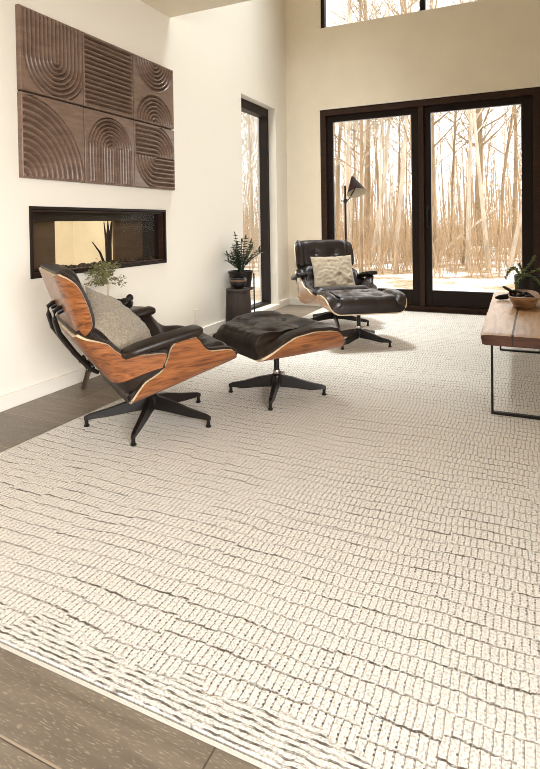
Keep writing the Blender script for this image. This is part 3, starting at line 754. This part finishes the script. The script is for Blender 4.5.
# floor lamp behind the far chair
LP = Vector((.815, -.262, .0132))
t = empty('floor_lamp', LP); tag(t, 'black floor lamp with a tilted cone shade behind the far chair', 'floor lamp')
k = MB(); k.lathe([(.0001, 0.0005), (.125, .0005), (.125, .014), (.118, .02), (.02, .024), (.0001, .024)], n=36); k.build('base', 'black_metal', t)
k = MB(); k.tube([(0, 0, .02), (0, 0, 1.395)], .0125, 12); k.build('pole', 'black_metal', t)
apex = at(352.4, 176.5, 5.90)-LP; ax = (cr*.15-cu*.88-cf*.42).normalized(); Lc = .21; rc = .108
k = MB()
q = ax.to_track_quat('Z', 'Y')
def cone(prof):
    m_ = MB(); m_.lathe(prof, n=36, caps=False); m_.v = [tuple(apex+q @ Vector(v)) for v in m_.v]; return m_
m_ = cone([(.0001, 0), (.006, 0), (.014, .004), (rc, Lc), (rc-.003, Lc+.002)]); shade = m_.build('lamp_shade', 'shade_outer', t)
m_ = cone([(rc-.003, Lc+.001), (.011, .010), (.0001, .009)]); m_.build('shade_lining', 'shade_inner', shade)
ctr = apex+ax*(Lc*.72)
k = MB(); k.tube([(0, 0, 1.225), ctr*.35+Vector((0, 0, 1.225))*.65+Vector((0, 0, -.03)), ctr], .006, 8); k.lathe([(.017, -.022), (.019, -.018), (.019, .018), (.017, .022)], (0, 0, 1.225), n=16)
k.tube([Vector((0, 0, 1.225))-cr*.05, Vector((0, 0, 1.225))+cr*.03], .006, 8)
k.build('arm', 'black_metal', t)
k = MB(); m_ = cone([(.0001, .05), (.02, .055), (.022, .09), (.030, .12), (.026, .15), (.0001, .16)]); m_.build('bulb', 'white_cover', t)

# outlets
for nm, loc, horiz, lab in (('wall_outlet', (.0, -.143, .243), 0, 'small cream outlet plate on the wall between tall window and corner'), ('wall_outlet', (0., -2.084, .199), 0, 'small cream outlet plate on the long white wall left of the pedestal')):
    t = empty(nm, loc); tag(t, lab, 'outlet')
    k = MB(); k.box((.0005, -.036, -.058), (.006, .036, .058)); k.build('plate', 'outlet_plastic', t, smooth=False, bevel=.002)
    for dz in (-.021, .021):
        k = MB(); k.box((.006, -.017, dz-.014), (.0075, .017, dz+.014)); k.build('socket', 'trim_paint', t, smooth=False, bevel=.001)

# ------------------------------------------------------------------ coffee table with its things
TX0, TX1, TY0, TY1, TZ = 2.388, 2.76, -3.15, -1.40, .43
t = empty('coffee_table', ((TX0+TX1)/2, (TY0+TY1)/2, 0)); tag(t, 'low coffee table of thick warm wood on thin black metal frames', 'coffee table')
ox, oy = (TX0+TX1)/2, (TY0+TY1)/2
random.seed(3)
def slab():
    NX, NY = 14, 60; TT = .058
    def edge(f, side): return .006*mnoise.noise(Vector((f*4, side*7, 1)))+.003*mnoise.noise(Vector((f*14, side*3, 5)))
    def P(u, v, zf):
        a = edge(v, 0)-.004; b = edge(v, 1)
        x = TX0+a+(TX1+b-TX0-a)*u; y = TY0+.004*mnoise.noise(Vector((u*3, 0, 2)))*(1-v)+(TY1-TY0)*v
        ec = min(u, 1-u)*(TX1-TX0); y += .022*max(0, 1-ec/.03)**2*(1-2*v)
        e = min(u, 1-u)*(TX1-TX0); e2 = min(v, 1-v)*(TY1-TY0); z = TZ
        if zf == 0:
            z = TZ-TT
            x += max(0, .012-e)*.6*(1 if u < .5 else -1)
        else: z -= .010*max(0, 1-e/.028)**2+.006*max(0, 1-e2/.03)**2
        return (x-ox, y-oy, z)
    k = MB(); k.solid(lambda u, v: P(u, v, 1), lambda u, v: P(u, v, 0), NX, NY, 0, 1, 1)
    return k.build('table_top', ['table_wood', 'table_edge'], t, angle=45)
slab()
k = MB()
pts = [(2.532, TY0-.0008), (2.536, -3.0), (2.541, -2.8), (2.547, -2.6), (2.553, -2.42), (2.556, -2.3)]
for (a, b), (c, d) in zip(pts, pts[1:]): k.add([(a-.005-ox, b-oy, TZ+.0006), (a+.005-ox, b-oy, TZ+.0006), (c+.005-ox, d-oy, TZ+.0006), (c-.005-ox, d-oy, TZ+.0006), (a-.005-ox, b-oy, TZ-.02), (a+.005-ox, b-oy, TZ-.02), (c+.005-ox, d-oy, TZ-.02), (c-.005-ox, d-oy, TZ-.02)], [(0, 1, 2, 3), (7, 6, 5, 4), (0, 4, 5, 1), (1, 5, 6, 2), (2, 6, 7, 3), (3, 7, 4, 0)])
k.box((2.530-ox, TY0-.001-oy, TZ-.055), (2.535-ox, TY0+.004-oy, TZ)); k.build('crack', 'fire_dark', t, smooth=False)
for y in (-3.10, -1.65):
    k = MB(); r = .0055; x0, x1 = 2.436, 2.705
    k.box((x0-r-ox, y-.013-oy, RZ), (x0+r-ox, y+.013-oy, TZ-.058)); k.box((x1-r-ox, y-.013-oy, RZ), (x1+r-ox, y+.013-oy, TZ-.058)); k.box((x0+r-ox, y-.013-oy, RZ), (x1-r-ox, y+.013-oy, RZ+.013)); k.box((x0+r-ox, y-.013-oy, TZ-.064), (x1-r-ox, y+.013-oy, TZ-.058))
    k.build('leg_frame', 'black_metal', t, smooth=False, bevel=.0015)
# long wooden bowl
B = (2.592, -2.165, TZ+.0015)
t = empty('wooden_bowl', B); tag(t, 'long carved wooden bowl holding black links on the coffee table', 'bowl')
k = MB(); n = 40; prof = [(.55, 0), (.66, .006), (.92, .055), (1.0, .078), (.95, .080), (.86, .056), (.58, .018), (.0001, .016)]
vs = []; fs = []
for r, z in prof:
    for j in range(n):
        a = 2*PI*j/n; c, s_ = math.cos(a), math.sin(a)
        vs.append((.093*r*math.copysign(abs(c)**.55, c), .215*(r if r > .001 else r)*math.copysign(abs(s_)**.7, s_), z+.006*abs(s_)**3*(z > .05)))
for i in range(len(prof)-1):
    for j in range(n): fs.append((i*n+j, i*n+(j+1) % n, (i+1)*n+(j+1) % n, (i+1)*n+j))
fs.append(tuple(range(n))[::-1]); k.add(vs, fs); k.build('body', 'bowl_wood', t, angle=60, weld=True)
ch = empty('link_chain', (B[0], B[1], TZ)); tag(ch, 'chain of black wooden links lying in the bowl and over its rim', 'chain')
def link(c, rot, a=.042, b=.026, r=.0095):
    e = bpy.data.objects.new('x', None); M_ = Matrix.LocRotScale(Vector(c), __import__('mathutils').Euler(rot), None); bpy.data.objects.remove(e)
    pts = [M_ @ Vector((a*math.cos(2*PI*i/24), b*math.sin(2*PI*i/24), 0)) for i in range(25)]
    k = MB(); k.tube(pts, r, 8, caps=False); k.build('link', 'leather_edge', ch, weld=True)
for c, rot in (((-.02, -.11, .055), (.4, .2, .3)), ((.03, -.08, .062), (-.5, .5, 1.2)), ((-.01, -.02, .06), (.6, -.2, .2)), ((.035, .02, .065), (.2, .7, .9)), ((-.045, .05, .075), (.9, .1, 2.6)), ((-.085, .075, .095), (.2, -.5, 2.9))): link(c, rot)
hn = empty('black_horn', (2.47, -1.90, TZ+.0005)); tag(hn, 'curved black tapering ornament lying left of the wooden bowl', 'ornament')
k = MB(); k.tube([(-.055, -.045, .020), (-.03, -.025, .021), (.01, 0, .024), (.035, .03, .032), (.055, .07, .046)], [.008, .018, .020, .016, .008], 12); k.build('body', 'leather_edge', hn)
# plant in a dark pot at the far end of the table
P0 = (2.635, -1.54, TZ+.0005)
t = empty('potted_succulent', P0); tag(t, 'green trailing plant in a black pot on the far end of the table', 'plant')
k = MB(); k.lathe([(.088, 0), (.096, .006), (.104, .135), (.104, .148), (.097, .148), (.095, .135), (.0001, .13)], n=36); k.build('pot', 'dark_ceramic', t)
k = MB(); k.lathe([(.094, .131), (.05, .139), (.0001, .141)], n=24); k.build('soil', 'soil', t)
random.seed(21)
def frond(pts, wd, L):
    k = MB(); pts = [Vector(p) for p in pts]; k.tube(pts, [.006*(1-.6*i/(len(pts)-1)) for i in range(len(pts))], 6)
    M_ = 34
    for i in range(M_):
        f = i/(M_-1)*(len(pts)-1); a = min(len(pts)-2, int(f)); p = pts[a].lerp(pts[a+1], f-a); d = (pts[a+1]-pts[a]).normalized()
        for q in range(3):
            w_ = Vector((random.gauss(0, 1), random.gauss(0, 1), random.gauss(0, 1))); w_ = (w_-d*w_.dot(d)).normalized()
            leafy(k, p, w_+d*.5, L*random.uniform(.7, 1.1)*(1-.4*i/M_), wd)
    k.build('frond', 'leaf_green', t, smooth=False)
S = .14
def wp(px, py, D): return at(px, py, D)-Vector(P0)
for chain in ([(522, 276, 4.05), (527, 268, 4.03), (532, 261, 4.02), (535, 256.5, 4.0)], [(520, 276, 4.0), (516, 269, 3.97), (512, 267.5, 3.95), (508, 272, 3.93), (505, 279, 3.92)],
              [(526, 277, 4.05), (534, 271, 4.05), (541, 270, 4.05), (546, 274, 4.05)], [(524, 277, 3.98), (519, 279, 3.9), (516, 284, 3.88), (517, 287, 3.88)], [(528, 277, 4.0), (535, 278, 3.92), (540, 284, 3.9)], [(524, 276, 4.1), (521, 268, 4.12), (519, 264, 4.13)]):
    base = Vector((0, 0, S)); pts = [base]+[wp(*c) for c in chain]; frond(pts, .011, .026)

# ------------------------------------------------------------------ winter woods
GZ = -.15
def tree_meshes(seed, H, r0, nb, lean=(0, 0), wob=.12, lo=.35):
    rd = random.Random(seed); k = MB(); b = MB(); n = 9; pts = []
    for i in range(n):
        f = i/(n-1); pts.append(Vector((lean[0]*f+wob*mnoise.noise(Vector((f*2.3, seed*3.1, 0)))*f**.5*2, lean[1]*f+wob*mnoise.noise(Vector((f*2.3, seed*3.1, 9)))*f**.5*2, H*f-.1*(i == 0))))
    k.tube(pts, [r0*(1.25 if i == 0 else 1)*(1-.72*i/(n-1)) for i in range(n)], 8)
    for i in range(nb):
        f = lo+(1-lo)*rd.random()**.9; q = f*(n-1); a = min(n-2, int(q)); p = pts[a].lerp(pts[a+1], q-a)
        an = rd.uniform(0, 2*PI); L = rd.uniform(.7, 2.1)*(1.15-f*.55); up = rd.uniform(.35, 1.1)
        d = Vector((math.cos(an), math.sin(an), up)).normalized(); rr = r0*(1-.72*f)*.30+.006
        m1 = p+d*L*.5+Vector((0, 0, L*.05)); e = p+d*L+Vector((rd.gauss(0, .1), rd.gauss(0, .1), L*.22))
        b.tube([p, m1, e], [rr, rr*.65, .003], 5, caps=False)
        for j in range(rd.randint(2, 4)):
            s_ = m1.lerp(e, rd.uniform(-.5, .9)); dd = (d+Vector((rd.gauss(0, .6), rd.gauss(0, .6), rd.gauss(.15, .4)))).normalized(); l2_ = L*rd.uniform(.25, .5)
            b.tube([s_, s_+dd*l2_*.5, s_+dd*l2_+Vector((0, 0, l2_*.1))], [rr*.45, rr*.3, .002], 4, caps=False)
    return k, b
def tree(seed, mat, loc, H, r0, nb, label, group=None, lean=(0, 0), lo=.35, wob=.12):
    nb = int(nb*1.5)
    t = empty('bare_tree', loc); tag(t, label, 'tree', group)
    k, b = tree_meshes(seed, H, r0, nb, lean, wob, lo); k.build('trunk', mat, t); b.build('branches', mat, t)
    return t
def ground_at(px, D):
    p = at(px, 240, D); return (p.x, p.y, GZ)
# the trees one can pick out through the panes
NAMED = [
 (371, 15.0, 'bark_pale', .085, (1.35, .3), 'pale slender tree leaning right, seen low in the middle of the left door pane'),
 (394, 13.2, 'bark_pale', .090, (.85, .2), 'pale double-wide trunk near the right side of the left door pane'),
 (390, 16.0, 'bark_pale', .065, (-.5, .2), 'thin pale trunk leaning left beside the wide pale trunk'),
 (366, 17.0, 'bark_tan', .150, (.15, .2), 'thick tan trunk standing right of the cone lamp shade'),
 (346, 14.0, 'bark_pale', .075, (.2, .0), 'pale straight trunk directly behind the lamp pole'),
 (336, 15.5, 'bark_tan', .085, (.5, .1), 'tan trunk at the left edge of the left door pane'),
 (434, 13.0, 'bark_tan', .110, (.15, .2), 'tan trunk at the left edge of the right door pane'),
 (468, 12.5, 'bark_pale', .075, (.1, .0), 'pale straight trunk in the middle of the right door pane'),
 (479, 17.0, 'bark_tan', .190, (.1, .3), 'thickest tan trunk in the right door pane'),
 (489, 12.0, 'bark_pale', .070, (-.75, .2), 'pale trunk leaning left right of the thickest tan trunk'),
 (507, 11.5, 'bark_pale', .060, (2.6, .3), 'pale trunk leaning hard right above the potted plant'),
 (497, 15.0, 'bark_tan', .070, (1.2, .2), 'slim tan tree leaning right in the right door pane'),
 (514, 16.0, 'bark_tan', .090, (.3, .2), 'tan trunk at the right edge of the right door pane'),
 (450, 16.0, 'bark_tan', .060, (.6, .2), 'slim tan trunk between the left pane edge and pale straight trunk'),
]
for i, (px, D, mat, r0, ln, lab) in enumerate(NAMED):
    tree(100+i, mat, ground_at(px, D), 9.5, r0*.72, 26, lab, None, (ln[0]*cr.x+ln[1]*cf.x, ln[0]*cr.y+ln[1]*cf.y), .3)
# the rest of the wood, kinds that nothing tells apart
random.seed(77)
KINDS = []
for i in range(6):
    mat = 'bark_tan' if i < 3 else 'bark_pale'
    KINDS.append((mat, random.uniform(.020, .044), random.uniform(7.5, 10)))
LAB = {'bark_tan': ('bare tan-barked tree standing in the snowy winter wood', 'tan trees of the wood'), 'bark_pale': ('bare pale-barked tree standing in the snowy winter wood', 'pale trees of the wood')}
protos = {}
cnt = 0
tries = 0
placed = []
while cnt < 84 and tries < 3000:
    tries += 1
    Y = 4+24*random.random()**.8; sl = random.uniform(-.60, .06); x = 2.557+sl*(Y+6.02)
    if any((x-a)**2+(Y-b)**2 < .16 for a, b in placed): continue
    placed.append((x, Y))
    kd = random.randrange(6); mat, r0, H = KINDS[kd]
    if kd not in protos:
        protos[kd] = tree(300+kd, mat, (x, Y, GZ), H, r0, 26, *LAB[mat], lean=(random.gauss(0, .4), random.gauss(0, .4)), lo=.25)
        o = protos[kd]
    else:
        o = copy_tree(protos[kd]); o.location = (x, Y, GZ)
    o.rotation_euler = (random.gauss(0, .02), random.gauss(0, .02), random.uniform(0, 6.28)); s_ = random.uniform(.8, 1.2); o.scale = (s_, s_, random.uniform(.9, 1.15))
    cnt += 1
# thicket of saplings and brush, and the wood beyond
rd = random.Random(9)
k = MB()
for i in range(4200):
    Y = 5+24*rd.random(); x = 2.557+rd.uniform(-.62, .1)*(Y+6.02); h = rd.uniform(.3, 1.5)*(1+.02*Y); p = Vector((x, Y, GZ))
    d = Vector((rd.gauss(0, .16), rd.gauss(0, .16), 1)); r = rd.uniform(.004, .011)
    k.tube([p, p+d*h*.5, p+d*h+Vector((rd.gauss(0, .08), rd.gauss(0, .08), 0))], [r, r*.7, .002], 4, caps=False)
    for j in range(3):
        q = p+d*h*rd.uniform(.2, .8); e = q+Vector((rd.gauss(0, .22), rd.gauss(0, .22), rd.uniform(.05, .4)))
        k.tube([q, e], [r*.5, .0015], 4, caps=False)
for i in range(300):
    Y = 6+24*rd.random(); x = 2.557+rd.uniform(-.62, .1)*(Y+6.02); h = rd.uniform(2, 4.5); p = Vector((x, Y, GZ)); r = rd.uniform(.010, .022)
    d = Vector((rd.gauss(0, .07), rd.gauss(0, .07), 1)); c = Vector((rd.gauss(0, .12), rd.gauss(0, .12), 0))
    k.tube([p, p+d*h*.5+c, p+d*h], [r, r*.75, .003], 5, caps=False)
    for j in range(7):
        q = p+d*h*rd.uniform(.3, .95); e = q+Vector((rd.gauss(0, .45), rd.gauss(0, .45), rd.uniform(.1, .9)))
        k.tube([q, e], [r*.45, .002], 4, caps=False)
tag(k.build('undergrowth', 'brush_tan'), 'dense tan brush and saplings covering the floor of the wood', 'undergrowth', kind='stuff')
k = MB()
for i in range(300):
    Y = 29+26*rd.random(); x = 2.557+rd.uniform(-.62, .1)*(Y+6.02); h = rd.uniform(3, 7.5); r = rd.uniform(.025, .07); p = Vector((x, Y, GZ))
    d = Vector((rd.gauss(0, .04), rd.gauss(0, .04), 1)); k.tube([p, p+d*h*.5, p+d*h], [r, r*.7, .02], 5, mi=0, caps=False)
    for j in range(9):
        q = p+d*h*rd.uniform(.3, .95); e = q+Vector((rd.gauss(0, .9), rd.gauss(0, .9), rd.uniform(.2, 1.2))); k.tube([q, e], [.014, .004], 4, caps=False)
tag(k.build('distant_woods', 'bark_tan'), 'farthest hazy band of tan tree trunks behind the wood', 'woods', kind='stuff')
# fallen branch and snow-covered logs
def log(name, a, b, r, mat, label):
    k = MB(); a, b = Vector(a), Vector(b); k.tube([a, a.lerp(b, .35)+Vector((0, 0, .03)), a.lerp(b, .7), b], [r, r*.95, r*.85, r*.6], 8); o = k.build(name, mat); tag(o, label, 'log'); return o
log('fallen_branch', at(442, 252, 13.5), at(498, 206, 14.5), .035, 'bark_pale', 'thin fallen branch slanting up across the right door pane')
log('fallen_log', at(466, 249.5, 15.6), at(509, 250, 15.2), .085, 'snow', 'longer snow-covered log lying behind the pale straight trunk')
log('fallen_log', at(492, 257.5, 14.0), at(509, 258, 13.8), .075, 'snow', 'shorter snow-covered log lying below the longer one')
